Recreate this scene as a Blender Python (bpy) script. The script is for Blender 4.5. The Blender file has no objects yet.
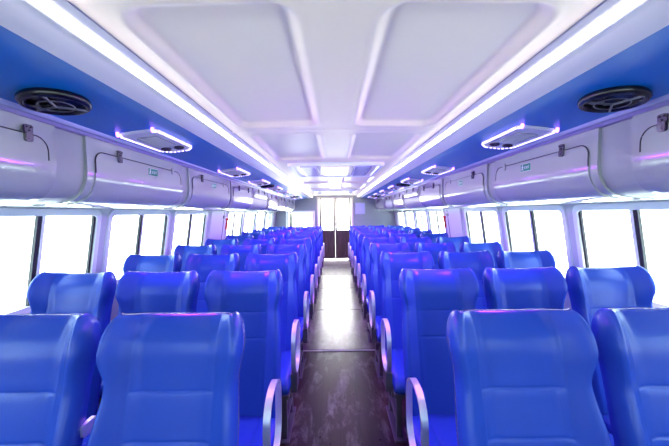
import bpy, bmesh, math, random
from mathutils import Vector, Matrix

S = bpy.context.scene
COL = S.collection
random.seed(4)
CAM_H = 1.490            # the camera's height above the cabin floor

# ------------------------------------------------------------------ camera, sky, sun, exposure
cam_d = bpy.data.cameras.new('camera')
cam = bpy.data.objects.new('camera', cam_d); COL.objects.link(cam)
cam_d.sensor_width = 36.0; cam_d.lens = 16.0; cam_d.clip_start = 0.02; cam_d.clip_end = 2000
cam_d.shift_y = -10.0/669.0
cam.matrix_world = Matrix.Translation((-0.02, 0.0, CAM_H)) @ Matrix.Rotation(math.radians(90), 4, 'X') @ Matrix.Rotation(math.radians(-0.6), 4, 'Z')
S.camera = cam

W = bpy.data.worlds.new('sky'); S.world = W; W.use_nodes = True
bg = W.node_tree.nodes['Background']
bg.inputs['Color'].default_value = (1.0, 0.94, 0.87, 1)
# hazy bright sky, brightest low over the stern where the haze glares
wn, wl = W.node_tree.nodes, W.node_tree.links
w_tc = wn.new('ShaderNodeTexCoord'); w_dot = wn.new('ShaderNodeVectorMath'); w_dot.operation = 'DOT_PRODUCT'; w_dot.inputs[1].default_value = (0, 0.985, 0.17)
w_rm = wn.new('ShaderNodeMapRange'); w_rm.inputs[1].default_value = 0.80; w_rm.inputs[2].default_value = 1.0; w_rm.inputs[3].default_value = 7.0; w_rm.inputs[4].default_value = 22.0
wl.new(w_tc.outputs['Generated'], w_dot.inputs[0]); wl.new(w_dot.outputs['Value'], w_rm.inputs[0]); wl.new(w_rm.outputs[0], bg.inputs['Strength'])
w_f = wn.new('ShaderNodeMapRange'); w_f.inputs[1].default_value = 0.45; w_f.inputs[2].default_value = 0.95
w_mix = wn.new('ShaderNodeMixRGB'); w_mix.inputs['Color1'].default_value = (0.58, 0.84, 1.0, 1); w_mix.inputs['Color2'].default_value = (1.0, 0.95, 0.88, 1)
wl.new(w_dot.outputs['Value'], w_f.inputs[0]); wl.new(w_f.outputs[0], w_mix.inputs['Fac']); wl.new(w_mix.outputs['Color'], bg.inputs['Color'])

sun_d = bpy.data.lights.new('sun', 'SUN'); sun_d.energy = 26.0; sun_d.angle = math.radians(0.6)
sun_d.color = (1.0, 0.97, 0.92)
sun = bpy.data.objects.new('sun', sun_d); COL.objects.link(sun)
sun.rotation_euler = Vector((-0.46, 0.10, -0.88)).to_track_quat('-Z', 'Y').to_euler()

S.view_settings.view_transform = 'Standard'
S.view_settings.look = 'None'
S.view_settings.gamma = 1.0
S.view_settings.use_curve_mapping = False
S.view_settings.exposure = 0.42
LED_POWER = 5.5         # white strips
VIOLET_POWER = 12.0      # violet lamps of the vents

# ------------------------------------------------------------------ materials
def mat(name, color, rough=0.5, metal=0.0, spec=0.5, emit=None, estr=0.0, coat=0.0):
    m = bpy.data.materials.new(name); m.use_nodes = True
    b = m.node_tree.nodes['Principled BSDF']
    b.inputs['Base Color'].default_value = (*color, 1)
    b.inputs['Roughness'].default_value = rough
    b.inputs['Metallic'].default_value = metal
    b.inputs['Specular IOR Level'].default_value = spec
    b.inputs['Coat Weight'].default_value = coat
    b.inputs['Coat Roughness'].default_value = 0.08
    if emit:
        b.inputs['Emission Color'].default_value = (*emit, 1)
        b.inputs['Emission Strength'].default_value = estr
    return m

def nodes(m): return m.node_tree.nodes, m.node_tree.links, m.node_tree.nodes['Principled BSDF']

def add_bump(m, scale, strength, dist=0.002, detail=3):
    n, l, b = nodes(m)
    tc = n.new('ShaderNodeTexCoord'); no = n.new('ShaderNodeTexNoise'); bu = n.new('ShaderNodeBump')
    no.inputs['Scale'].default_value = scale; no.inputs['Detail'].default_value = detail
    bu.inputs['Strength'].default_value = strength; bu.inputs['Distance'].default_value = dist
    l.new(tc.outputs['Object'], no.inputs['Vector']); l.new(no.outputs['Fac'], bu.inputs['Height'])
    l.new(bu.outputs['Normal'], b.inputs['Normal'])

M = {}
M['vinyl'] = mat('blue_vinyl', (0.021, 0.061, 0.40), 0.27, spec=0.25); add_bump(M['vinyl'], 160, 0.25, 0.001)
M['vinyl_edge'] = mat('blue_vinyl_edge', (0.014, 0.07, 0.5), 0.4)
M['alu'] = mat('brushed_aluminium', (0.86, 0.86, 0.88), 0.42, metal=1.0)
M['steel'] = mat('dark_steel', (0.16, 0.16, 0.19), 0.4, metal=0.8)
M['black'] = mat('black_plastic', (0.008, 0.008, 0.010), 0.22)
M['seal'] = mat('black_rubber', (0.012, 0.012, 0.016), 0.6)
M['chrome'] = mat('chrome', (0.16, 0.16, 0.18), 0.22, metal=0.7)
M['locker'] = mat('grey_gelcoat', (0.34, 0.37, 0.36), 0.16, spec=0.5, coat=0.3); add_bump(M['locker'], 9, 0.12, 0.004, 1)
M['panel'] = mat('grey_panel', (0.31, 0.34, 0.34), 0.45, spec=0.3)
M['lip_shade'] = mat('purple_lip_shade', (0.26, 0.22, 0.44), 0.3)  # darker purple stands in for the shadow under the lip
M['lip'] = mat('lavender_lip', (0.42, 0.42, 0.66), 0.22)
M['soffit'] = mat('blue_soffit', (0.004, 0.155, 0.54), 0.34, spec=0.35); add_bump(M['soffit'], 30, 0.05, 0.002)
M['ceiling'] = mat('cream_gelcoat', (0.94, 0.80, 0.65), 0.32, spec=0.4); add_bump(M['ceiling'], 5, 0.10, 0.006, 1)
M['cove'] = mat('white_cove', (0.60, 0.60, 0.63), 0.3)
M['led'] = mat('led_diffuser', (0.9, 0.9, 0.9), 0.4, emit=(1.0, 0.90, 0.82), estr=LED_POWER)
M['violet'] = mat('violet_led', (0.5, 0.3, 0.9), 0.4, emit=(0.40, 0.16, 1.0), estr=4.0)
M['violet_white'] = mat('lilac_led_strip', (0.8, 0.7, 1.0), 0.4, emit=(0.74, 0.60, 1.0), estr=1.4)
M['vent'] = mat('white_vent', (0.66, 0.65, 0.72), 0.3)
M['vent_grey'] = mat('grey_vent_grille', (0.34, 0.34, 0.40), 0.35)
M['frame'] = mat('white_window_frame', (0.84, 0.86, 0.84), 0.3)
M['wall'] = mat('grey_wall', (0.55, 0.56, 0.58), 0.4)
M['lowwall'] = mat('lower_wall', (0.42, 0.43, 0.48), 0.45)
M['backwall'] = mat('back_wall', (0.23, 0.25, 0.29), 0.45)
M['white'] = mat('white_paint', (0.78, 0.79, 0.82), 0.35)
M['cream'] = mat('cream_door_frame', (0.62, 0.57, 0.50), 0.4)
M['green'] = mat('green_sticker', (0.0, 0.22, 0.11), 0.5)
M['red'] = mat('red_plastic', (0.75, 0.02, 0.03), 0.35)
M['notice'] = mat('lilac_notice', (0.42, 0.40, 0.78), 0.4)
M['curtain'] = mat('beige_curtain', (0.55, 0.50, 0.38), 0.8)
M['nozzle'] = mat('dark_nozzle', (0.05, 0.03, 0.05), 0.4)
M['strip'] = mat('floor_edge_strip', (0.62, 0.60, 0.62), 0.45, metal=0.3)

def wood_door():
    m = mat('dark_wood_door', (0.06, 0.04, 0.03), 0.45); n, l, b = nodes(m)
    tc = n.new('ShaderNodeTexCoord'); mp = n.new('ShaderNodeMapping'); no = n.new('ShaderNodeTexNoise'); cr = n.new('ShaderNodeValToRGB')
    mp.inputs['Scale'].default_value = (14, 14, 1.2); no.inputs['Scale'].default_value = 2.0; no.inputs['Detail'].default_value = 5
    cr.color_ramp.elements[0].position = .3; cr.color_ramp.elements[0].color = (0.045, 0.028, 0.022, 1)
    cr.color_ramp.elements[1].position = .75; cr.color_ramp.elements[1].color = (0.11, 0.075, 0.06, 1)
    l.new(tc.outputs['Object'], mp.inputs['Vector']); l.new(mp.outputs['Vector'], no.inputs['Vector'])
    l.new(no.outputs['Fac'], cr.inputs['Fac']); l.new(cr.outputs['Color'], b.inputs['Base Color'])
    return m
M['wood'] = wood_door()

def floor_mat(name, scuff_lo, scuff_hi, base1, base2, coat):
    m = mat(name, base1, 0.3, coat=coat, spec=.35); n, l, b = nodes(m); b.inputs['IOR'].default_value = 1.5; b.inputs['Coat Roughness'].default_value = 0.33
    tc = n.new('ShaderNodeTexCoord')
    # planks running down the cabin
    mp = n.new('ShaderNodeMapping'); mp.inputs['Scale'].default_value = (9, 0.9, 1)
    no = n.new('ShaderNodeTexNoise'); no.inputs['Scale'].default_value = 2.2; no.inputs['Detail'].default_value = 6
    cr = n.new('ShaderNodeValToRGB')
    cr.color_ramp.elements[0].position = .32; cr.color_ramp.elements[0].color = (*base1, 1)
    cr.color_ramp.elements[1].position = .72; cr.color_ramp.elements[1].color = (*base2, 1)
    l.new(tc.outputs['Object'], mp.inputs['Vector']); l.new(mp.outputs['Vector'], no.inputs['Vector']); l.new(no.outputs['Fac'], cr.inputs['Fac'])
    sx = n.new('ShaderNodeSeparateXYZ'); l.new(tc.outputs['Object'], sx.inputs[0])
    mu = n.new('ShaderNodeMath'); mu.operation = 'MULTIPLY'; mu.inputs[1].default_value = 1/0.14; l.new(sx.outputs['X'], mu.inputs[0])
    fr = n.new('ShaderNodeMath'); fr.operation = 'FRACT'; l.new(mu.outputs[0], fr.inputs[0])
    lt = n.new('ShaderNodeMath'); lt.operation = 'LESS_THAN'; lt.inputs[1].default_value = 0.045; l.new(fr.outputs[0], lt.inputs[0])
    mx = n.new('ShaderNodeMixRGB'); mx.blend_type = 'MIX'; mx.inputs['Color2'].default_value = (0.010, 0.006, 0.007, 1)
    l.new(lt.outputs[0], mx.inputs['Fac']); l.new(cr.outputs['Color'], mx.inputs['Color1'])
    # pale worn scuffs
    n2 = n.new('ShaderNodeTexNoise'); n2.inputs['Scale'].default_value = 5.5; n2.inputs['Detail'].default_value = 9; n2.inputs['Roughness'].default_value = .68
    n2.inputs['Distortion'].default_value = .4
    mp2 = n.new('ShaderNodeMapping'); mp2.inputs['Scale'].default_value = (1.5, .55, 1); l.new(tc.outputs['Object'], mp2.inputs['Vector']); l.new(mp2.outputs['Vector'], n2.inputs['Vector'])
    r2 = n.new('ShaderNodeValToRGB'); r2.color_ramp.elements[0].position = scuff_lo; r2.color_ramp.elements[0].color = (0, 0, 0, 1)
    r2.color_ramp.elements[1].position = scuff_hi; r2.color_ramp.elements[1].color = (.62, .62, .62, 1)
    l.new(n2.outputs['Fac'], r2.inputs['Fac'])
    m2 = n.new('ShaderNodeMixRGB'); m2.inputs['Color2'].default_value = (0.34, 0.32, 0.31, 1)
    l.new(r2.outputs['Color'], m2.inputs['Fac']); l.new(mx.outputs['Color'], m2.inputs['Color1'])
    l.new(m2.outputs['Color'], b.inputs['Base Color'])
    n3 = n.new('ShaderNodeTexNoise'); n3.inputs['Scale'].default_value = 28; n3.inputs['Detail'].default_value = 6
    l.new(tc.outputs['Object'], n3.inputs['Vector'])
    mr = n.new('ShaderNodeMapRange'); mr.inputs[1].default_value = .3; mr.inputs[2].default_value = .7; mr.inputs[3].default_value = .27; mr.inputs[4].default_value = .37
    l.new(n3.outputs['Fac'], mr.inputs[0]); l.new(mr.outputs[0], b.inputs['Roughness'])
    bu = n.new('ShaderNodeBump'); bu.inputs['Strength'].default_value = .25; bu.inputs['Distance'].default_value = .003
    l.new(n2.outputs['Fac'], bu.inputs['Height']); l.new(bu.outputs['Normal'], b.inputs['Normal'])
    return m
M['floor'] = floor_mat('dark_plank_floor', .51, .72, (0.020, 0.010, 0.008), (0.040, 0.020, 0.017), 0.25)
M['plate'] = floor_mat('worn_floor_plate', .44, .70, (0.035, 0.022, 0.024), (0.070, 0.048, 0.050), 1.0)

def glass():
    m = bpy.data.materials.new('window_glass'); m.use_nodes = True
    n, l = m.node_tree.nodes, m.node_tree.links; n.clear()
    o = n.new('ShaderNodeOutputMaterial'); mx = n.new('ShaderNodeMixShader'); t = n.new('ShaderNodeBsdfTransparent'); g = n.new('ShaderNodeBsdfGlossy')
    lw = n.new('ShaderNodeLayerWeight'); lw.inputs['Blend'].default_value = 0.5
    pw = n.new('ShaderNodeMath'); pw.operation = 'POWER'; pw.inputs[1].default_value = 5.0; l.new(lw.outputs['Facing'], pw.inputs[0])
    fr = n.new('ShaderNodeMath'); fr.operation = 'MULTIPLY_ADD'; fr.inputs[1].default_value = 0.5; fr.inputs[2].default_value = 0.02; l.new(pw.outputs[0], fr.inputs[0])
    t.inputs['Color'].default_value = (0.95, 0.98, 0.97, 1); g.inputs['Roughness'].default_value = 0.02
    l.new(fr.outputs[0], mx.inputs[0]); l.new(t.outputs[0], mx.inputs[1]); l.new(g.outputs[0], mx.inputs[2]); l.new(mx.outputs[0], o.inputs['Surface'])
    return m
M['glass'] = glass()

def sea_mat():
    m = mat('sea_water', (0.68, 0.70, 0.70), 0.12); n, l, b = nodes(m)
    tc = n.new('ShaderNodeTexCoord'); no = n.new('ShaderNodeTexNoise'); bu = n.new('ShaderNodeBump')
    no.inputs['Scale'].default_value = 0.8; no.inputs['Detail'].default_value = 6
    bu.inputs['Strength'].default_value = .6; bu.inputs['Distance'].default_value = .3
    l.new(tc.outputs['Object'], no.inputs['Vector']); l.new(no.outputs['Fac'], bu.inputs['Height']); l.new(bu.outputs['Normal'], b.inputs['Normal'])
    return m
M['sea'] = sea_mat()

# ------------------------------------------------------------------ helpers
def new_obj(name, verts, faces, m, parent=None, smooth=False, mats=None, fmat=None):
    me = bpy.data.meshes.new(name); me.from_pydata([tuple(v) for v in verts], [], faces)
    bm = bmesh.new(); bm.from_mesh(me); bmesh.ops.recalc_face_normals(bm, faces=bm.faces); bm.to_mesh(me); bm.free()
    for k in (mats or [m]): me.materials.append(M[k] if isinstance(k, str) else k)
    if fmat:
        for p, i in zip(me.polygons, fmat): p.material_index = i
    if smooth:
        for p in me.polygons: p.use_smooth = True
    o = bpy.data.objects.new(name, me); COL.objects.link(o)
    if parent: o.parent = parent
    return o

class MB:
    """collects shapes into one mesh"""
    def __init__(s): s.v = []; s.f = []; s.i = []; s.cur = 0
    def add(s, v, f):
        k = len(s.v); s.v += [Vector(p) for p in v]; s.f += [tuple(a+k for a in q) for q in f]; s.i += [s.cur]*len(f); return s
    def box(s, x0, x1, y0, y1, z0, z1, bev=0.0):
        bm = bmesh.new(); bmesh.ops.create_cube(bm, size=1)
        for v in bm.verts: v.co = Vector(((x0+x1)/2+v.co.x*(x1-x0), (y0+y1)/2+v.co.y*(y1-y0), (z0+z1)/2+v.co.z*(z1-z0)))
        if bev > 0: bmesh.ops.bevel(bm, geom=list(bm.edges), offset=bev, segments=2, affect='EDGES', profile=.5)
        bm.verts.index_update(); s.add([v.co.copy() for v in bm.verts], [tuple(v.index for v in f.verts) for f in bm.faces]); bm.free(); return s
    def tube(s, pts, r, n=8, closed=False):
        pts = [Vector(p) for p in pts]; N = len(pts); V = []; F = []
        for i, p in enumerate(pts):
            a = pts[(i-1) % N] if (closed or i > 0) else p; b = pts[(i+1) % N] if (closed or i < N-1) else p
            t = (b-a).normalized(); up = Vector((0, 0, 1)) if abs(t.z) < .9 else Vector((1, 0, 0))
            u = t.cross(up).normalized(); w = u.cross(t)
            for k in range(n):
                q = 2*math.pi*k/n; V.append(p+u*math.cos(q)*r+w*math.sin(q)*r)
        for i in range(N if closed else N-1):
            for k in range(n):
                a = i*n+k; b = i*n+(k+1) % n; c = ((i+1) % N)*n+(k+1) % n; d = ((i+1) % N)*n+k; F.append((a, b, c, d))
        if not closed: F.append(tuple(range(n))); F.append(tuple(range((N-1)*n, N*n)))
        return s.add(V, F)
    def lathe(s, prof, n=32, axis_pt=(0, 0, 0)):
        """prof = (r, z) pairs round the z axis"""
        V = []; F = []; c = Vector(axis_pt)
        for r, z in prof:
            for k in range(n):
                q = 2*math.pi*k/n; V.append(c+Vector((r*math.cos(q), r*math.sin(q), z)))
        for i in range(len(prof)-1):
            for k in range(n): F.append((i*n+k, i*n+(k+1) % n, (i+1)*n+(k+1) % n, (i+1)*n+k))
        return s.add(V, F)
    def prism(s, poly, fn, t0, t1):
        """poly = 2D outline; fn(a,b,t) -> point; extruded t0..t1"""
        n = len(poly); V = [fn(a, b, t0) for a, b in poly]+[fn(a, b, t1) for a, b in poly]
        F = [tuple(range(n)), tuple(range(n, 2*n))]+[(k, (k+1) % n, n+(k+1) % n, n+k) for k in range(n)]
        return s.add(V, F)
    def ring(s, outer, inner, fn, t0, t1):
        """frame between two outlines with the same number of points"""
        n = len(outer); V = [fn(*p, t0) for p in outer]+[fn(*p, t1) for p in outer]+[fn(*p, t0) for p in inner]+[fn(*p, t1) for p in inner]
        F = []
        for k in range(n):
            j = (k+1) % n
            F += [(k, j, n+j, n+k), (2*n+k, 2*n+j, 3*n+j, 3*n+k), (k, j, 2*n+j, 2*n+k), (n+k, n+j, 3*n+j, 3*n+k)]
        return s.add(V, F)
    def build(s, name, m, parent=None, smooth=False, mats=None):
        return new_obj(name, s.v, s.f, m, parent, smooth, mats, s.i if mats else None)

def rrect(a0, a1, b0, b1, r, seg=6):
    P = []
    for cx, cy, q in ((a1-r, b1-r, 0), (a0+r, b1-r, 90), (a0+r, b0+r, 180), (a1-r, b0+r, 270)):
        for k in range(seg+1):
            t = math.radians(q+90*k/seg); P.append((cx+r*math.cos(t), cy+r*math.sin(t)))
    return P

def smooth_by_angle(o, deg=40):
    me = o.data
    for p in me.polygons: p.use_smooth = True
    bm = bmesh.new(); bm.from_mesh(me)
    for e in bm.edges:
        if len(e.link_faces) == 2 and e.calc_face_angle(0) > math.radians(deg): e.smooth = False
    bm.to_mesh(me); bm.free(); return o

def empty(name, loc=(0, 0, 0), rot=(0, 0, 0)):
    o = bpy.data.objects.new(name, None); COL.objects.link(o); o.location = loc; o.rotation_euler = rot; o.empty_display_size = .1; return o
def tag(o, label, cat, group=None):
    o['label'] = label; o['category'] = cat
    if group: o['group'] = group
    return o
def struct(o): o['kind'] = 'structure'; return o
def copy_tree(o, parent=None):
    c = o.copy(); COL.objects.link(c)
    if parent is not None: c.parent = parent
    for ch in list(o.children): copy_tree(ch, c)
    return c
def sheet(prof, y0, y1, thick=0.0):
    """extrude an open (x,z) profile along y; with thickness along its own normal"""
    P = [Vector((x, z)) for x, z in prof]; n = len(P)
    b = MB()
    if thick == 0:
        V = [(p.x, y0, p.y) for p in P]+[(p.x, y1, p.y) for p in P]
        return b.add(V, [(k, k+1, n+k+1, n+k) for k in range(n-1)])
    Q = []
    for i, p in enumerate(P):
        t = (P[min(i+1, n-1)]-P[max(i-1, 0)]).normalized(); Q.append(p+Vector((-t.y, t.x))*thick)
    loop = P+Q[::-1]
    return b.prism([(p.x, p.y) for p in loop], lambda a, c, t: (a, t, c), y0, y1)

H = CAM_H
Y0, Y1 = -1.3, 9.5       # front and back ends of the cabin
SIDES = ((-1, 'left'), (1, 'right'))
ORD = ['first', 'second', 'third', 'fourth', 'fifth', 'sixth', 'seventh', 'eighth', 'ninth', 'tenth']

# ------------------------------------------------------------------ outside
sea = struct(MB().add([(-400, -400, -2.2), (400, -400, -2.2), (400, 400, -2.2), (-400, 400, -2.2)], [(0, 1, 2, 3)]).build('sea', 'sea'))

# ------------------------------------------------------------------ floor, walls, ceiling
struct(MB().box(-2.1, 2.1, Y0, Y1+.1, -.06, 0).build('floor', 'floor'))
cuts = [3.23, 4.56, 5.88, 7.20, 8.50, 9.40]
for a, b in zip(cuts[:-1], cuts[1:]):
    struct(MB().box(-.43, .43, a+.009, b-.009, 0.0, .006, .002).build('floor_panel', 'plate'))
for s in (-1, 1):
    struct(MB().box(s*.445-.009, s*.445+.009, 3.23, 9.4, 0.0, .008, .002).build('floor_trim', 'strip'))
struct(MB().box(-.45, .45, 3.205, 3.228, 0, .007, .002).build('floor_trim', 'strip'))

LEAN = 0.125
def wx(z, s):            # the leaning side wall: inner face at height z above the floor
    return s*(1.92+LEAN*(-.2-(z-H)))
WB, WT = H-.60, H+.035   # bottom and top of the window openings
near = [(-.54+k, .38+k) for k in range(5)]
far = [(5.20+k, 6.12+k) for k in range(4)]
WINS = near+far
DOORSPAN = (4.50, 5.10)
for s, side in SIDES:
    b = MB()
    def wall_quad(y0, y1, z0, z1):
        t = s*.05
        P = [(wx(z0, s), y0, z0), (wx(z0, s), y1, z0), (wx(z1, s), y1, z1), (wx(z1, s), y0, z1)]
        V = P+[(x+t, y, z) for x, y, z in P]
        b.add(V, [(0, 1, 2, 3), (4, 5, 6, 7), (0, 1, 5, 4), (1, 2, 6, 5), (2, 3, 7, 6), (3, 0, 4, 7)])
    wall_quad(Y0, Y1+.1, WT, H+.30)
    wall_quad(Y0, Y1+.1, WB-.01, WB)
    edges = [Y0]+[v for w in WINS for v in (w[0]+.02, w[1]-.02)]+[Y1+.1]
    for k in range(0, len(edges), 2): wall_quad(edges[k], edges[k+1], WB, WT)
    struct(b.build('wall_'+side, 'wall'))
    xb = wx(WB, s)
    struct(MB().box(min(xb, xb+s*.05), max(xb, xb+s*.05), Y0, Y1+.1, 0, WB-.005).build('wall_lower_'+side, 'lowwall'))
    struct(MB().box(min(xb-s*.06, xb+s*.04), max(xb-s*.06, xb+s*.04), Y0, Y1, WB-.05, WB-.012, .006).build('trim_sill_'+side, 'panel'))
    struct(MB().box(min(xb-s*.012, xb), max(xb-s*.012, xb), Y0, Y1, 0, .09, .004).build('baseboard_'+side, 'steel'))
    # windows
    for k, (y0, y1) in enumerate(WINS):
        root = struct(empty('window_%d' % (k+1+(0 if s < 0 else len(WINS))), (wx(WB, s), (y0+y1)/2, WB)))
        up = Vector((-s*LEAN, 0, 1)).normalized(); nrm = Vector((-s, 0, -LEAN)).normalized()
        Lh = (WT-WB)/up.z; hw = (y1-y0)/2
        fn = lambda a, c, t: up*c+nrm*t+Vector((0, a, 0))
        fb = MB().ring(rrect(-hw, hw, -.012, Lh+.012, .06), rrect(-hw+.038, hw-.038, .03, Lh-.034, .04), fn, -.03, .014)
        smooth_by_angle(fb.build('window_frame', 'frame', root), 35)
        dv = (.44 if k < len(near) else .40)-hw
        gb = MB()
        for a0, a1 in ((-hw+.03, dv), (dv, hw-.03)): gb.prism([(a0, .02), (a1, .02), (a1, Lh-.02), (a0, Lh-.02)], fn, -.016, -.012)
        gb.build('pane', 'glass', root)
        MB().prism([(dv-.020, .02), (dv+.008, .02), (dv+.008, Lh-.02), (dv-.020, Lh-.02)], fn, -.018, .002).build('window_divider', 'seal', root)
        MB().prism([(dv+.010, .02), (dv+.030, .02), (dv+.030, Lh-.02), (dv+.010, Lh-.02)], fn, -.018, .004).build('sash_rail', 'frame', root)
        MB().prism([(hw-.062, .02), (hw-.042, .02), (hw-.042, Lh-.02), (hw-.062, Lh-.02)], fn, -.016, .001).build('window_seal', 'seal', root)
    # side door between the near and the far windows
    root = struct(empty('door_%d' % (1 if s < 0 else 2), (wx(WB, s), sum(DOORSPAN)/2, WB)))
    hw = (DOORSPAN[1]-DOORSPAN[0])/2
    MB().prism(rrect(-hw, hw, -.01, Lh+.02, .02), fn, 0.0, .018).build('door_leaf', 'white', root)
    MB().prism([(hw-.10, .0), (hw-.085, .0), (hw-.085, Lh), (hw-.10, Lh)], fn, .016, .021).build('door_seal', 'seal', root)
    for zz in (.07, Lh-.08):
        MB().prism(rrect(hw-.13, hw-.055, zz-.025, zz+.025, .012), fn, .018, .032).build('hinge', 'steel', root)
    lowd = struct(MB().box(min(xb-s*.018, xb), max(xb-s*.018, xb), DOORSPAN[0], DOORSPAN[1], .09, WB-.055, .004).build('door_lower_'+side, 'white'))

# back wall with door and window openings
b = MB()
ZC = H+.60
DX, DZ = .53, H+.47      # half width and head of the doorway
bw0, bw1, bz0, bz1 = -1.54, -.68, H-.55, H+.05
def bk(x0, x1, z0, z1): b.box(x0, x1, Y1, Y1+.06, z0, z1)
bk(-2.1, bw0, 0, ZC); bk(bw0, bw1, 0, bz0); bk(bw0, bw1, bz1, ZC); bk(bw1, -DX, 0, ZC); bk(-DX, DX, DZ, ZC); bk(DX, 2.1, 0, ZC)
struct(b.build('wall_back', 'backwall'))
b = MB()
ADDED_WINS = [(-1.80, -.66), (-.56, .56), (.66, 1.80)]; fz0, fz1 = H-.25, H+.32  # unseen windscreen openings, added to light the nearest seats and ceiling
b.box(-2.1, 2.1, Y0-.06, Y0, 0, fz0); b.box(-2.1, 2.1, Y0-.06, Y0, fz1, ZC)
xe = [-2.1]+[v for w in ADDED_WINS for v in w]+[2.1]
for k in range(0, len(xe), 2): b.box(xe[k], xe[k+1], Y0-.06, Y0, fz0, fz1)
struct(b.build('wall_front', 'white'))
for k, (x0, x1) in enumerate(ADDED_WINS):
    added_win = struct(empty('window_%d' % (2*len(WINS)+2+k), ((x0+x1)/2, Y0, fz0))); q = (x1-x0)/2; hq = fz1-fz0  # glazing of the added openings behind the camera
    ff = lambda a, c, t: (a, t, c)
    MB().ring(rrect(-q-.03, q+.03, -.03, hq+.03, .04), rrect(-q+.03, q-.03, .03, hq-.03, .05), ff, -.05, .015).build('window_frame', 'frame', added_win)
    MB().prism([(-q+.02, .02), (q-.02, .02), (q-.02, hq-.02), (-q+.02, hq-.02)], ff, -.03, -.026).build('pane', 'glass', added_win)
struct(MB().box(-2.1, 2.1, Y0-.06, Y1+.06, ZC, ZC+.06).build('roof', 'white'))

bwn = struct(empty('window_%d' % (2*len(WINS)+1), ((bw0+bw1)/2, Y1, bz0)))
hw = (bw1-bw0)/2; hh = bz1-bz0
fy = lambda a, c, t: (a, -t, c)
MB().ring(rrect(-hw-.03, hw+.03, -.03, hh+.03, .03), rrect(-hw+.03, hw-.03, .03, hh-.03, .02), fy, -.05, .02).build('window_frame', 'frame', bwn)
MB().prism([(-hw+.02, .02), (hw-.02, .02), (hw-.02, hh-.02), (-hw+.02, hh-.02)], fy, -.03, -.026).build('pane', 'glass', bwn)
MB().ring(rrect(-hw+.03, hw-.03, .03, hh-.03, .02), rrect(-hw+.045, hw-.055, .045, hh-.045, .015), fy, -.04, .008).build('window_seal', 'seal', bwn)

dr = struct(empty('door_3', (0, Y1, 0)))
MB().ring([(-DX-.05, 0), (DX+.05, 0), (DX+.05, DZ+.05), (-DX-.05, DZ+.05)], [(-DX+.015, 0), (DX-.015, 0), (DX-.015, DZ-.01), (-DX+.015, DZ-.01)], fy, -.06, .02).build('door_frame', 'cream', dr)
for s in (-1, 1):
    a0, a1 = sorted((s*.001, s*(DX-.02))); g0, g1 = sorted((s*.065, s*.440)); gz0, gz1 = H-.55, H+.445
    lb = MB().ring([(a0, .03), (a1, .03), (a1, DZ-.012), (a0, DZ-.012)], [(g0, gz0), (g1, gz0), (g1, gz1), (g0, gz1)], fy, -.05, -.012)
    leaf = lb.build('door_leaf', 'wood', dr)
    MB().prism([(g0-.01, gz0-.01), (g1+.01, gz0-.01), (g1+.01, gz1+.01), (g0-.01, gz1+.01)], fy, -.034, -.030).build('pane', 'glass', leaf)
    MB().ring([(g0+.03, .14), (g1-.03, .14), (g1-.03, gz0-.10), (g0+.03, gz0-.10)], [(g0+.05, .16), (g1-.05, .16), (g1-.05, gz0-.12), (g0+.05, gz0-.12)], fy, -.014, -.006).build('door_moulding', 'wood', leaf)
    MB().tube([(s*.035, -.0+.0, H-.55), (s*.035, -.03, H-.55), (s*.035, -.03, H-.40), (s*.035, 0, H-.40)], .008).build('door_handle', 'chrome', leaf)

# ceiling: a moulded sheet with rounded recessed coffers
ZCEIL = H+.55
bays = [(-1.10, .00), (.06, .70), (.80, 1.90), (2.10, 3.08), (4.52, 5.55), (5.66, 6.92), (8.32, 9.38)]
def sdf(x, y, x0, x1, y0, y1, r):
    qx = abs(x-(x0+x1)/2)-(x1-x0)/2+r; qy = abs(y-(y0+y1)/2)-(y1-y0)/2+r
    return math.hypot(max(qx, 0), max(qy, 0))+min(max(qx, qy), 0)-r
def cz(x, y):
    z = .012*(1-(x/.7)**2)
    for y0, y1 in bays:
        if y0-.05 < y < y1+.05:
            d = sdf(abs(x), y, .125, .60, y0, y1, .075)
            t = min(max((.012-d)/.04, 0), 1); t = t*t*(3-2*t)
            z += .026*t-.006*math.exp(-((d-.016)/.012)**2)*-1*-1 if False else .026*t
            z -= .005*math.exp(-((d-.02)/.012)**2)
    for ys in (.75, 2.0, 3.17, 4.46, 5.60, 7.02, 8.26):
        z -= .004*math.exp(-((y-ys)/.012)**2)
    return ZCEIL+z
nx = 120
ys = []
y = Y0
while y < Y1: ys.append(y); y += .0125 if y < 3.4 else .025
ys.append(Y1)
xs = [-.70+1.40*i/nx for i in range(nx+1)]
V = [(x, y, cz(x, y)) for y in ys for x in xs]
F = [(j*(nx+1)+i, j*(nx+1)+i+1, (j+1)*(nx+1)+i+1, (j+1)*(nx+1)+i) for j in range(len(ys)-1) for i in range(nx)]
struct(new_obj('ceiling', V, F, 'ceiling', None, True))

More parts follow.
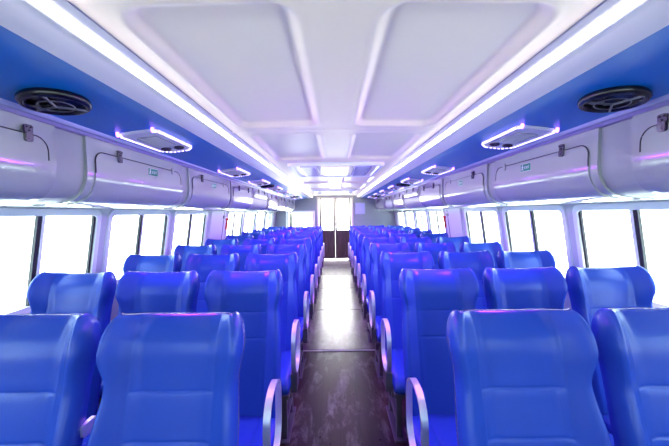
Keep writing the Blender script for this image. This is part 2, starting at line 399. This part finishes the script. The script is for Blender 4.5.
# side ceilings: coves, blue soffits, lips, locker backing panel
BACK = [(1.290, .43), (1.282, .30), (1.280, .22), (1.288, .165), (1.308, .115), (1.345, .085), (1.41, .064), (1.55, .056), (1.90, .056)]
tn = 1
for s, side in SIDES:
    def pr(p): return [(s*x, H+z) for x, z in p]
    struct(smooth_by_angle(sheet(pr([(.690, .556), (.700, .552), (.703, .536), (.712, .531)]), Y0, Y1).build('trim_%d' % tn, 'cove'), 60)); tn += 1
    struct(MB().tube([(s*.696, Y0, H+.551), (s*.696, Y1, H+.551)], .0032, 6).build('trim_%d' % tn, 'vent_grey')); tn += 1
    struct(smooth_by_angle(sheet(pr([(.748, .515), (.752, .512), (.757, .5135), (.775, .503), (.795, .491), (.812, .482), (.826, .4755), (.836, .470), (.840, .474), (.845, .480)]), Y0, Y1).build('trim_%d' % tn, 'cove'), 50)); tn += 1
    struct(sheet(pr([(.838, .478), (1.245, .4275)]), Y0, Y1).build('ceiling_soffit_'+side, 'soffit')); 
    struct(smooth_by_angle(sheet(pr([(1.225, .432), (1.229, .421), (1.237, .415), (1.247, .413), (1.254, .418)]), Y0, Y1).build('trim_%d' % tn, 'lip'), 50)); tn += 1
    struct(sheet(pr([(1.252, .420), (1.262, .403), (1.30, .400)]), Y0, Y1).build('trim_%d' % tn, 'lip_shade')); tn += 1  # strip coloured as the shaded band below the lip
    struct(smooth_by_angle(sheet(pr(BACK), Y0, Y1).build('trim_%d' % tn, 'panel'), 50)); tn += 1
    # LED strip lamp
    led = sheet(pr([(.732+.016*math.cos(math.radians(a)), .524+.016*math.sin(math.radians(a))) for a in range(165, 346, 15)]), Y0, Y1)
    o = led.build('led_light_strip', 'led', None, True)
    tag(o, 'long white light strip between cream ceiling and blue panel on the %s side' % side, 'light strip', 'light strips along the ceiling')

# ceiling hatches
def hatch(y0, y1, label):
    root = empty('ceiling_hatch', (0, (y0+y1)/2, ZCEIL+.01)); hl = (y1-y0)/2
    fz = lambda a, c, t: (a, c, -t)
    b = MB()
    O = rrect(-.55, .55, -hl, hl, .06); I = rrect(-.50, .50, -hl+.05, hl-.05, .05); n = len(O)
    b.add([(a, c, 0) for a, c in O]+[(a*.985, c*.985, -.035) for a, c in O]+[(a, c, -.035) for a, c in I]+[(a*.97, c*.97, -.012) for a, c in I],
          [(r*n+k, r*n+(k+1) % n, (r+1)*n+(k+1) % n, (r+1)*n+k) for r in range(3) for k in range(n)])
    smooth_by_angle(b.build('hatch_frame', 'white', root), 30)
    MB().prism(rrect(-.50, .50, -hl+.04, hl-.04, .05), fz, .008, .016).build('hatch_panel', 'ceiling', root)
    for sx in (-1, 1):
        g0, g1 = sorted((sx*.22, sx*.42))
        gr = MB().ring(rrect(g0, g1, -hl+.15, hl-.15, .04), rrect(g0+.02, g1-.02, -hl+.17, hl-.17, .03), fz, .012, .034)
        for k in range(9):
            yy = -hl+.19+k*(2*hl-.38)/8; gr.box(g0+.015, g1-.015, yy-.012, yy+.012, -.028, -.018)
        gr.build('air_grille', 'lip', root)
    MB().prism(rrect(-.17, .17, -hl+.15, hl-.15, .06), fz, .012, .03).build('hatch_cover', 'ceiling', root)
    tag(root, label, 'hatch', 'ceiling hatches')
hatch(3.28, 4.37, 'white framed ceiling hatch with two lilac grilles, nearer the camera')
hatch(7.10, 8.18, 'white framed ceiling hatch close to the back doors')

# ------------------------------------------------------------------ overhead lockers
PROF = [(1.272, .405), (1.267, .30), (1.264, .24), (1.266, .19), (1.276, .150), (1.294, .115), (1.325, .086), (1.37, .068), (1.44, .058), (1.54, .052)]
def catmull(P, sub=4):
    out = []
    for i in range(len(P)-1):
        p0 = Vector(P[max(i-1, 0)]); p1 = Vector(P[i]); p2 = Vector(P[i+1]); p3 = Vector(P[min(i+2, len(P)-1)])
        for k in range(sub):
            t = k/sub; out.append(.5*((2*p1)+(p2-p0)*t+(2*p0-5*p1+4*p2-p3)*t*t+(3*p1-p0-3*p2+p3)*t**3))
    out.append(Vector(P[-1])); return out
def exit_sticker(parent, s, x, y, z, tilt=0):
    """green plate with a white running figure and the word EXIT; faces the aisle"""
    w, h = .105, .05; b = MB(); b.cur = 0
    # a runs left-to-right as read by someone in the aisle
    fn = lambda a, c, t: (x-s*t, y+(a if s < 0 else -a), z+c)
    b.cur = 1; b.prism([(-w/2, -h/2), (w/2, -h/2), (w/2, h/2), (-w/2, h/2)], fn, 0, .001)
    b.cur = 0; b.prism([(-w/2+.0015, -h/2+.0015), (w/2-.0015, -h/2+.0015), (w/2-.0015, h/2-.0015), (-w/2+.0015, h/2-.0015)], fn, .001, .0016)
    b.cur = 1
    def bar(p, q, r, ):
        p = Vector(p); q = Vector(q); d = (q-p).normalized(); n = Vector((-d.y, d.x))*r
        b.prism([tuple(p+n), tuple(q+n), tuple(q-n), tuple(p-n)], fn, .0016, .0022)
    b.prism([(-.030+.005*math.cos(k*.7), .014+.005*math.sin(k*.7)) for k in range(9)], fn, .0016, .0022)
    bar((-.031, .009), (-.034, -.004), .0035); bar((-.034, -.004), (-.026, -.009), .0025); bar((-.026, -.009), (-.028, -.018), .0022)
    bar((-.034, -.004), (-.039, -.011), .0025); bar((-.039, -.011), (-.046, -.012), .0022); bar((-.031, .007), (-.022, .002), .002); bar((-.031, .007), (-.041, .003), .002)
    X = -.010
    def L(x0): return x0
    hh, t = .009, .0012
    bar((X, -hh), (X, hh), t); bar((X, hh-t), (X+.009, hh-t), t); bar((X, 0), (X+.008, 0), t); bar((X, -hh+t), (X+.009, -hh+t), t)
    X += .014; bar((X, -hh), (X+.011, hh), t); bar((X, hh), (X+.011, -hh), t)
    X += .017; bar((X, -hh), (X, hh), t)
    X += .006; bar((X, hh-t), (X+.012, hh-t), t); bar((X+.006, -hh), (X+.006, hh), t)
    o = b.build('exit_sticker', 'green', parent, mats=['green', 'white']); o['label'] = 'green sticker with white running figure'
    return o
def locker(s, side, y0, y1, label, sticker=False, short=False, latches=(.25,), hinges=(.8,)):
    root = empty('overhead_locker', (s*1.30, (y0+y1)/2, H+.22)); L2 = (y1-y0)/2
    prof = catmull(PROF, 3)
    if short: prof = [Vector((p.x, .405-(.405-p.y)*.58)) for p in prof]
    loc = lambda x, y, z: (s*(x-1.30), y, z-.22)
    n = len(prof)
    # body: curved shell with end cheeks
    back = 1.54
    b = MB()
    V = [loc(p.x, -L2, p.y) for p in prof]+[loc(p.x, L2, p.y) for p in prof]
    b.add(V, [(k, k+1, n+k+1, n+k) for k in range(n-1)])
    for sg in (-L2, L2):
        poly = [loc(p.x, sg, p.y) for p in prof]+[loc(back, sg, prof[0].y)]
        b.add(poly, [tuple(range(len(poly)))])
    smooth_by_angle(b.build('locker_body', 'locker', root), 40)
    # door: a proud panel following the same curve, with rounded upper corners
    i0 = next(i for i, p in enumerate(prof) if p.y < (.362 if not short else .372)); i1 = n-4
    P = prof[i0:i1]; rc = .055
    arc = [0.0]
    for i in range(1, len(P)): arc.append(arc[-1]+(P[i]-P[i-1]).length)
    # extra rows near the top so the corner reads round
    rows = []
    for tt in [rc*(1-math.cos(math.radians(a))) for a in range(0, 91, 10)]+[a for a in arc if a > rc+.003]:
        j = max(i for i in range(len(arc)) if arc[i] <= tt+1e-9); j = min(j, len(arc)-2)
        f = (tt-arc[j])/(arc[j+1]-arc[j]); p = P[j].lerp(P[j+1], f); tg = (P[j+1]-P[j]).normalized()
        nr = Vector((tg.y, -tg.x)); nr = nr if nr.x < 0 or nr.y < 0 else -nr
        if nr.x > 0: nr = -nr
        inset = 0 if tt >= rc else rc-math.sqrt(max(rc*rc-(rc-tt)**2, 0))
        rows.append((p, nr, inset))
    dl = L2-.045; nyy = 12; V = []; F = []; th = .007
    for p, nr, ins in rows:
        q = p+nr*th
        for k in range(nyy+1):
            V.append(loc(q.x, -(dl-ins)+2*(dl-ins)*k/nyy, q.y))
    m = nyy+1
    for r in range(len(rows)-1):
        for k in range(nyy): F.append((r*m+k, r*m+k+1, (r+1)*m+k+1, (r+1)*m+k))
    base = len(V); border = [k for k in range(m)]+[r*m+nyy for r in range(1, len(rows))]+[(len(rows)-1)*m+k for k in range(nyy-1, -1, -1)]+[r*m for r in range(len(rows)-2, 0, -1)]
    for v in border:
        p, nr, ins = rows[v//m]; a = V[v]; V.append((a[0]+s*(-nr.x)*(th+.004)*1.0, a[1], a[2]-nr.y*(th+.004)))
    nb = len(border)
    for k in range(nb): F.append((border[k], border[(k+1) % nb], base+(k+1) % nb, base+k))
    door = smooth_by_angle(new_obj('locker_door', V, F, 'locker', root), 45)
    # rubber seal round the top and the ends
    q_ = 13
    path = [V[r*m] for r in range(q_, -1, -1)]+[V[k] for k in range(1, nyy)]+[V[r*m+nyy] for r in range(q_)]
    MB().tube(path, .0028, 5).build('door_seal', 'seal', door)
    ztop = rows[0][0].y; xt = rows[0][0].x-th
    for f in latches:
        yy = -L2+2*L2*f if s < 0 else -L2+2*L2*f
        lt = MB()
        fn = lambda a, c, t: loc(xt-t, yy+a, ztop+c)
        lt.prism(rrect(-.017, .017, .002, .036, .008), fn, 0, .008)
        lt.prism(rrect(-.014, .014, -.034, .006, .010), fn, 0, .013)
        lo = lt.build('latch', 'chrome', door)
        bt = MB()
        for a, c in ((-.008, .026), (.008, .026), (0, .012), (0, -.02)): bt.prism([(a+.004*math.cos(k*.785), c+.004*math.sin(k*.785)) for k in range(8)], fn, .007 if c > .01 else .012, .015)
        # screws are joined to the latch
        lo2 = bt
        me = lo.data
        bm = bmesh.new(); bm.from_mesh(me)
        vs = [bm.verts.new(v) for v in lo2.v]
        for f_ in lo2.f: bm.faces.new([vs[q] for q in f_])
        bm.to_mesh(me); bm.free()
    for f in hinges:
        yy = -L2+2*L2*f
        fn = lambda a, c, t: loc(xt-t, yy+a, ztop+c)
        MB().prism(rrect(-.013, .013, -.03, .02, .004), fn, 0, .006).build('hinge', 'locker', door)
    if sticker:
        j = next(i for i, r in enumerate(rows) if r[0].y < ztop-.045); p = rows[j][0]
        exit_sticker(door, s, s*(p.x-1.30-th-.0015), sticker, p.y-.22)
    tag(root, label, 'locker', 'overhead lockers')
    return root
LK = [(-.72, .28), (.37, 1.31), (1.475, 2.42), (2.53, 3.50), (3.58, 4.49), (4.57, 5.50), (5.58, 6.52), (6.60, 7.60), (7.70, 9.10)]
for s, side in SIDES:
    for k, (y0, y1) in enumerate(LK):
        if k == 0: continue
        note = {1: 'grey overhead locker with dark latch, %s side, first from camera',
                2: 'grey overhead locker with green exit sticker, %s side, second from camera',
                3: 'grey overhead locker with small green exit sticker, %s side, third from camera',
                4: 'pale overhead locker, %s side, fourth from camera, next to the shallow one',
                5: 'shallow pale overhead locker ending higher than the others, %s side'}.get(k,
                'pale overhead locker, %%s side, %s from camera' % ORD[k-1] if k < 8 else 'pale overhead locker, %s side, last before the back wall')
        lat = {1: (.86,), 2: (.23,), 3: (.24,)}.get(k, (.3, .75))
        hin = {1: (.25,), 2: (.83,), 3: (.8,)}.get(k, ())
        locker(s, side, y0-s*.025, y1-s*.025, note % side, sticker={2: .00, 3: .0}.get(k, False) if k not in (2, 3) else (.06 if k == 2 else .02), short=(k == 5), latches=lat, hinges=hin)

# ------------------------------------------------------------------ vents and fans on the blue soffit
SLOPE = math.atan2(.0505, .407)
def soff(x): return H+.478-(x-.838)*(.0505/.407)
def vent(s, side, y, label):
    x = 1.07; root = empty('ceiling_air_vent', (s*x, y, soff(x)), (0, s*SLOPE, 0))
    fz = lambda a, c, t: (a, c, -t)
    hx, hy = .105, .228
    out = [(-hx, -hy+.02), (-hx+.02, -hy), (hx-.02, -hy), (hx, -hy+.02), (hx, hy-.06), (hx-.05, hy), (-hx+.05, hy), (-hx, hy-.06)]
    sc = lambda P, k, kk: [(a*k, c*kk) for a, c in P]
    b = MB(); n = len(out); I = sc(out, .94, .965)
    b.add([(*p, 0) for p in out]+[(*p, -.006) for p in out]+[(*p, -.014) for p in I], [(r*n+k, r*n+(k+1) % n, (r+1)*n+(k+1) % n, (r+1)*n+k) for r in range(2) for k in range(n)]+[tuple(range(2*n, 3*n))])
    b.build('vent_housing', 'vent', root)
    gb = MB().prism(rrect(-.060, .060, -.15, .06, .015), fz, .012, .017)
    g = gb.build('grille', 'vent_grey', root)
    sl = MB()
    for k in range(9): yy = -.13+k*.0225; sl.box(-.052, .052, yy-.003, yy+.003, -.021, -.015)
    sl.build('grille_slat', 'vent', g)
    # two swivelling nozzles at the far end
    for a in (-.042, .042):
        nz = MB().lathe([(.030, -.010), (.030, -.022), (.024, -.025), (.019, -.020), (.0, -.020)], 20, (a, .125, 0)).build('air_nozzle', 'nozzle', root, True)
    # LED beads round the rim
    lb = MB(); R = sc(out, .985, .99)
    for k in range(n):
        if k == 1: continue          # the edge nearest the bow carries no lights
        p = Vector(R[k]); q = Vector(R[(k+1) % n]); d = (q-p); m = max(1, int(d.length/.022)); u = d.normalized(); nn = Vector((-u.y, u.x))*.0045
        for j in range(m):
            c = p+d*((j+.5)/m); a = c-u*.007; e = c+u*.007
            lb.prism([tuple(a+nn), tuple(e+nn), tuple(e-nn), tuple(a-nn)], fz, .007, .019)
    lb.build('led_bead_border', 'violet_white', root)
    for a in (-hx+.012, hx-.012):
        MB().lathe([(0, 0), (.008, 0), (.009, -.018), (.005, -.026), (0, -.027)], 12, (a, -hy-.012, 0)).build('violet_lamp', 'violet', root, True)
    ld = bpy.data.lights.new('vent_light', 'AREA'); ld.shape = 'RECTANGLE'; ld.size = .12; ld.size_y = .40; ld.energy = VIOLET_POWER; ld.spread = math.radians(140); ld.color = (0.46, 0.05, 1.0)
    lo = bpy.data.objects.new('vent_light', ld); COL.objects.link(lo); lo.parent = root; lo.location = (-s*.03, 0, -.06); lo.rotation_euler = (0, s*math.radians(35), 0)
    tag(root, label, 'air vent', 'lit air vents on the blue panels')
VENTS = [1.81, 3.18, 4.22, 5.30, 6.30, 7.30, 8.60]
def fan(s, side, y, label):
    x = 1.085; root = empty('ceiling_fan_vent', (s*x, y, soff(x)), (0, s*SLOPE, 0))
    r = .108
    MB().lathe([(r-.005, .0), (r, -.006), (r+.002, -.016), (r-.004, -.026), (r-.014, -.030), (r-.022, -.026), (r-.026, -.012), (r-.026, .0)], 48).build('rim', 'black', root, True)
    MB().lathe([(0, -.004), (r-.024, -.004)], 40).build('back_plate', 'steel', root)
    MB().lathe([(0, -.026), (.014, -.026), (.022, -.020), (.024, -.004)], 24).build('hub', 'black', root, True)
    for k in range(5):
        a = 2*math.pi*k/5+.3; bb = MB(); V = []
        for i in range(7):
            t = i/6; rr = .022+t*(r-.050); w = .016+.022*t; sw = a+.35*t
            c = Vector((rr*math.cos(sw), rr*math.sin(sw), -.013)); tg = Vector((-math.sin(sw), math.cos(sw), 0))
            V += [c-tg*w+Vector((0, 0, .006)), c+tg*w-Vector((0, 0, .006)), c+tg*w-Vector((0, 0, .0085)), c-tg*w+Vector((0, 0, .0035))]
        F = [(i*4+k_, i*4+(k_+1) % 4, (i+1)*4+(k_+1) % 4, (i+1)*4+k_) for i in range(6) for k_ in range(4)]+[(0, 1, 2, 3), (24, 25, 26, 27)]
        bb.add(V, F).build('fan_blade', 'black', root)
    gd = MB()
    for k in range(3):
        a = math.pi*2*k/3+.9; gd.tube([(.0, 0, -.030), ((r-.012)*math.cos(a), (r-.012)*math.sin(a), -.027)], .004, 6)
    gd.tube([(.055*math.cos(2*math.pi*k/28), .055*math.sin(2*math.pi*k/28), -.029) for k in range(28)], .0025, 5, True)
    gd.build('guard', 'steel', root)
    tag(root, label, 'fan', 'round black fans on the blue panels')
FANS = [1.14, 4.74, 7.95]
for s, side in SIDES:
    for k, y in enumerate(VENTS):
        w = 'nearest the camera' if k == 0 else ('last before the back wall' if k == len(VENTS)-1 else '%s from the camera' % ORD[k])
        vent(s, side, y, 'white air vent edged with lilac lights on %s blue panel, %s' % (side, w))
    for k, y in enumerate(FANS):
        w = ['beside the first lit vent, nearest the camera', 'in the middle of the cabin', 'close to the back wall'][k]
        fan(s, side, y+(.035 if s > 0 else 0), 'round black fan in %s blue panel, %s' % (side, w))

# ------------------------------------------------------------------ seats
SEAM_X, SEAM_Z = .132, (.938, .806)
ZB, ZT = .40, 1.118      # backrest from below the cushion to the start of the rounded top
def rake(z): return -.20*(1.145-z)/.72      # front face leans away towards the top
def lerp_tab(tab, z):
    for (z0, a), (z1, b_) in zip(tab[:-1], tab[1:]):
        if z <= z1:
            t = max(0, (z-z0)/(z1-z0)); t = t*t*(3-2*t); return a+(b_-a)*t
    return tab[-1][1]
HALF = [(.40, .206), (.62, .208), (.80, .208), (.965, .196), (1.07, .212), (1.10, .212)]
WING = [(.40, .020), (.60, .050), (.82, .075), (.955, .062), (1.07, .100), (1.14, .100)]
def make_back():
    zs = [ZB+.03*i for i in range(int((ZT-.06-ZB)/.03)+1)]
    for q in SEAM_Z: zs += [q-.009, q-.004, q, q+.004, q+.009]
    zs += [1.04, 1.05, 1.068, 1.078]; zs = sorted(z for z in zs if z < 1.08); zz = [zs[0]]
    for z in zs[1:]:
        if z-zz[-1] > .0035: zz.append(z)
    rings = [(z, 1.0, 0.0) for z in zz]
    zl = zz[-1]; hcap = 1.148-zl
    for a in range(6, 91, 6): rings.append((zl+hcap*math.sin(math.radians(a)), math.cos(math.radians(a)), math.radians(a)))
    rings.append((zl+hcap, 0.02, math.pi/2))
    us = [-1+2*i/44 for i in range(45)]
    V = []; n = None
    for z, c, a in rings:
        w = lerp_tab(HALF, z); p = lerp_tab(WING, z)
        w -= .048*(1-max(0, 1-max(0, (z-1.04)/.113)**2.6)**(1/2.6)) if z > 1.04 else 0
        front = []; rear = []
        xs_ = [u*w for u in us]
        for sx in (-SEAM_X, SEAM_X):
            k = min(range(len(xs_)), key=lambda i: abs(xs_[i]-sx))
            xs_[k] = sx; xs_[k-1] = sx-.0045; xs_[k+1] = sx+.0045
        for x in xs_:
            u = abs(x)/w; s_ = max(0, (u-.46)/.54)
            fwd = p*(s_**1.7)
            if s_ > .80: fwd -= .030*((s_-.80)/.20)**2.2     # rolls over at the wing's edge
            # soft padding between the seams
            pad = .005*math.cos(min(1, abs(x)/SEAM_X)*math.pi/2)
            g = .0035*math.exp(-((abs(x)-SEAM_X)/.0035)**2)
            for q in SEAM_Z:
                if abs(x) <= SEAM_X+.002: g = max(g, .0035*math.exp(-((z-q)/.0035)**2))
            head = .014*math.exp(-((z-1.06)/.07)**2)*(1-s_)
            yf = rake(z)-fwd-pad-head+g
            yb = rake(z)+.085-.028*u**4-fwd*.45 - (.02 if z > 1.05 else 0)*0
            mid = (yf+yb)/2; half = (yb-yf)/2*(.06+.94*c)
            dz = .022*max(0, (u-.35)/.65)**2*math.sin(a) - .0*c
            front.append((x, mid-half, z+dz)); rear.append((x, mid+half, z+dz))
        ring = front+[((front[-1][0]+.007*c), (front[-1][1]+rear[-1][1])/2, front[-1][2])]+rear[::-1]+[((front[0][0]-.007*c), (front[0][1]+rear[0][1])/2, front[0][2])]
        n = len(ring); V += ring
    F = [(r*n+k, r*n+(k+1) % n, (r+1)*n+(k+1) % n, (r+1)*n+k) for r in range(len(rings)-1) for k in range(n)]
    F.append(tuple(range(n)));
    m = 45; t0 = (len(rings)-1)*n
    for k in range(m-1): F.append((t0+k, t0+k+1, t0+n-2-k-1, t0+n-2-k))
    F.append((t0+m-1, t0+m, t0+m+1)); F.append((t0+n-2, t0+n-1, t0))
    return V, F
def make_cushion():
    prof = []   # (y, z) outline of the cushion from rear top over the rounded front to rear bottom
    y0, y1 = -.655, -.17
    top = [(y1, .445), (-.25, .452), (-.35, .458), (-.45, .462), (-.54, .464), (-.60, .460)]
    nose = [(-.60-.055*math.sin(math.radians(a)), .405+.055*math.cos(math.radians(a))) for a in range(15, 181, 15)]
    bot = [(-.55, .345), (-.3, .345), (y1, .345)]
    prof = top+nose+bot
    us = [-1, -.985, -.95, -.88, -.75, -.565, -.55, -.535, -.3, 0, .3, .535, .55, .565, .75, .88, .95, .985, 1]
    V = []; n = len(prof); cy, czz = -.41, .40
    for u in us:
        e = 1-abs(u)**14*.35
        gr = .005 if abs(abs(u)-.55) < .001 else 0
        for y, z in prof:
            zz = czz+(z-czz)*e-(gr if z > czz else 0)
            V.append((u*.219, cy+(y-cy)*(1-.02*abs(u)**6), zz))
    F = [(i*n+k, i*n+(k+1) % n, (i+1)*n+(k+1) % n, (i+1)*n+k) for i in range(len(us)-1) for k in range(n)]
    F += [tuple(range(n)), tuple(range((len(us)-1)*n, len(us)*n))]
    return V, F
BV, BF = make_back(); CV, CF = make_cushion()
def make_seat(arm):
    """arm = -1 / +1: side on which the aisle armrest sits, 0: none. The seat faces -y."""
    root = empty('passenger_seat')
    back = new_obj('backrest', BV, BF, 'vinyl', root, True)
    new_obj('seat_cushion', CV, CF, 'vinyl', root, True)
    MB().box(-.216, .216, -.60, -.14, .315, .347, .008).build('seat_pan', 'steel', root)
    fr = MB()
    for y in (-.50, -.24): fr.box(-.218, .218, y-.02, y+.02, .277, .317, .004)
    for sx in (-.17, .17): fr.box(sx-.015, sx+.015, -.51, -.23, .283, .312, .003)
    fr.build('seat_frame', 'steel', root)
    for sx in (-.17, .17):
        lg = MB()
        lg.box(sx-.018, sx+.018, -.52, -.48, .008, .28, .004); lg.box(sx-.018, sx+.018, -.26, -.22, .008, .28, .004)
        lg.box(sx-.018, sx+.018, -.50, -.24, .10, .13, .003); lg.box(sx-.035, sx+.035, -.55, -.19, .0, .012, .003)
        lg.build('leg', 'steel', root)
    for sx in ((-arm,) if arm else (1,)):
        MB().prism(rrect(-.215, -.155, .80, .84, .012), lambda a, c, t: (sx*(.205+t), a+.14, c), 0, .014).build('hinge_bracket', 'alu', back)
    if arm:
        P = rrect(-.60, -.35, .44, .768, .110, 8); n = len(P)
        Q = rrect(-.60+.010, -.35-.010, .45, .758, .101, 8)
        b = MB()
        w = .014
        fn = lambda a, c, t: (arm*.246+t, a, c)
        b.ring(P, Q, fn, -w, w)
        ar = smooth_by_angle(b.build('armrest', 'alu', root), 40); ar['label'] = 'polished metal loop armrest'
        MB().box(min(arm*.205, arm*.258), max(arm*.205, arm*.258), -.54, -.41, .325, .446, .004).build('armrest_bracket', 'steel', ar)
    return root
protos = {-1: make_seat(1), 0: make_seat(0), 1: make_seat(-1)}      # left aisle, plain, right aisle
used = set()
PX = {'aisle': .548, 'middle': 1.035, 'window': 1.522}
for r in range(10):
    for s, side in SIDES:
        for pos in ('aisle', 'middle', 'window'):
            key = s if pos == 'aisle' else 0
            o = protos[key] if key not in used else copy_tree(protos[key]); used.add(key)
            o.location = (s*PX[pos]+.014, .99+.74*r, 0)
            w = 'first row from the camera' if r == 0 else ('last row before the back wall' if r == 9 else '%s row from the camera' % ORD[r])
            what = {'aisle': 'blue aisle seat with metal loop armrest', 'middle': 'blue middle seat without armrest', 'window': 'blue window seat'}[pos]
            tag(o, '%s, %s side, %s' % (what, side, w), 'seat', 'blue passenger seats')

# ------------------------------------------------------------------ small things
for s, side in SIDES:
    y = 5.15; z = H-.17; root = empty('emergency_hammer', (wx(z, s)-s*.002, y, z), (0, 0, 0))
    fn = lambda a, c, t: (-s*t-s*LEAN*c, a, c)
    MB().prism(rrect(-.03, .03, -.11, .12, .01), fn, 0, .008).build('mount', 'white', root)
    h = MB(); h.tube([fn(0, -.10, .025), fn(0, .06, .025)], .015, 10); h.tube([fn(-.045, .08, .025), fn(.045, .08, .025)], .019, 10)
    h.build('hammer', 'red', root)
    tag(root, 'small red emergency hammer on the %s wall between door and window' % side, 'hammer', 'emergency hammers')
nt = empty('wall_notice', (.80, Y1, H-.02))
MB().ring(rrect(-.16, .16, -.02, .34, .01), rrect(-.135, .135, .005, .315, .006), fy, .0, .022).build('notice_frame', 'lip', nt)
MB().box(-.14, .14, -.012, -.0, .0, .32).build('notice_sheet', 'notice', nt)
tag(nt, 'lilac framed notice on back wall right of the doors', 'notice')
cu = MB(); P = []
for i in range(25): P.append((-.055+.11*i/24, .010*math.sin(i*1.5)))
V = []; 
for z in (0, .5):
    V += [(a, c-.004, z) for a, c in P]+[(a, c+.004, z) for a, c in P]
n = len(P); F = [(k, k+1, 2*n+k+1, 2*n+k) for k in range(n-1)]+[(n+k, n+k+1, 3*n+k+1, 3*n+k) for k in range(n-1)]
c = cu.add(V, F).build('curtain', 'curtain', None, True); c.location = (-1.43, Y1+.10, H-.5)
tag(c, 'beige curtain at the left edge of the back window', 'curtain')
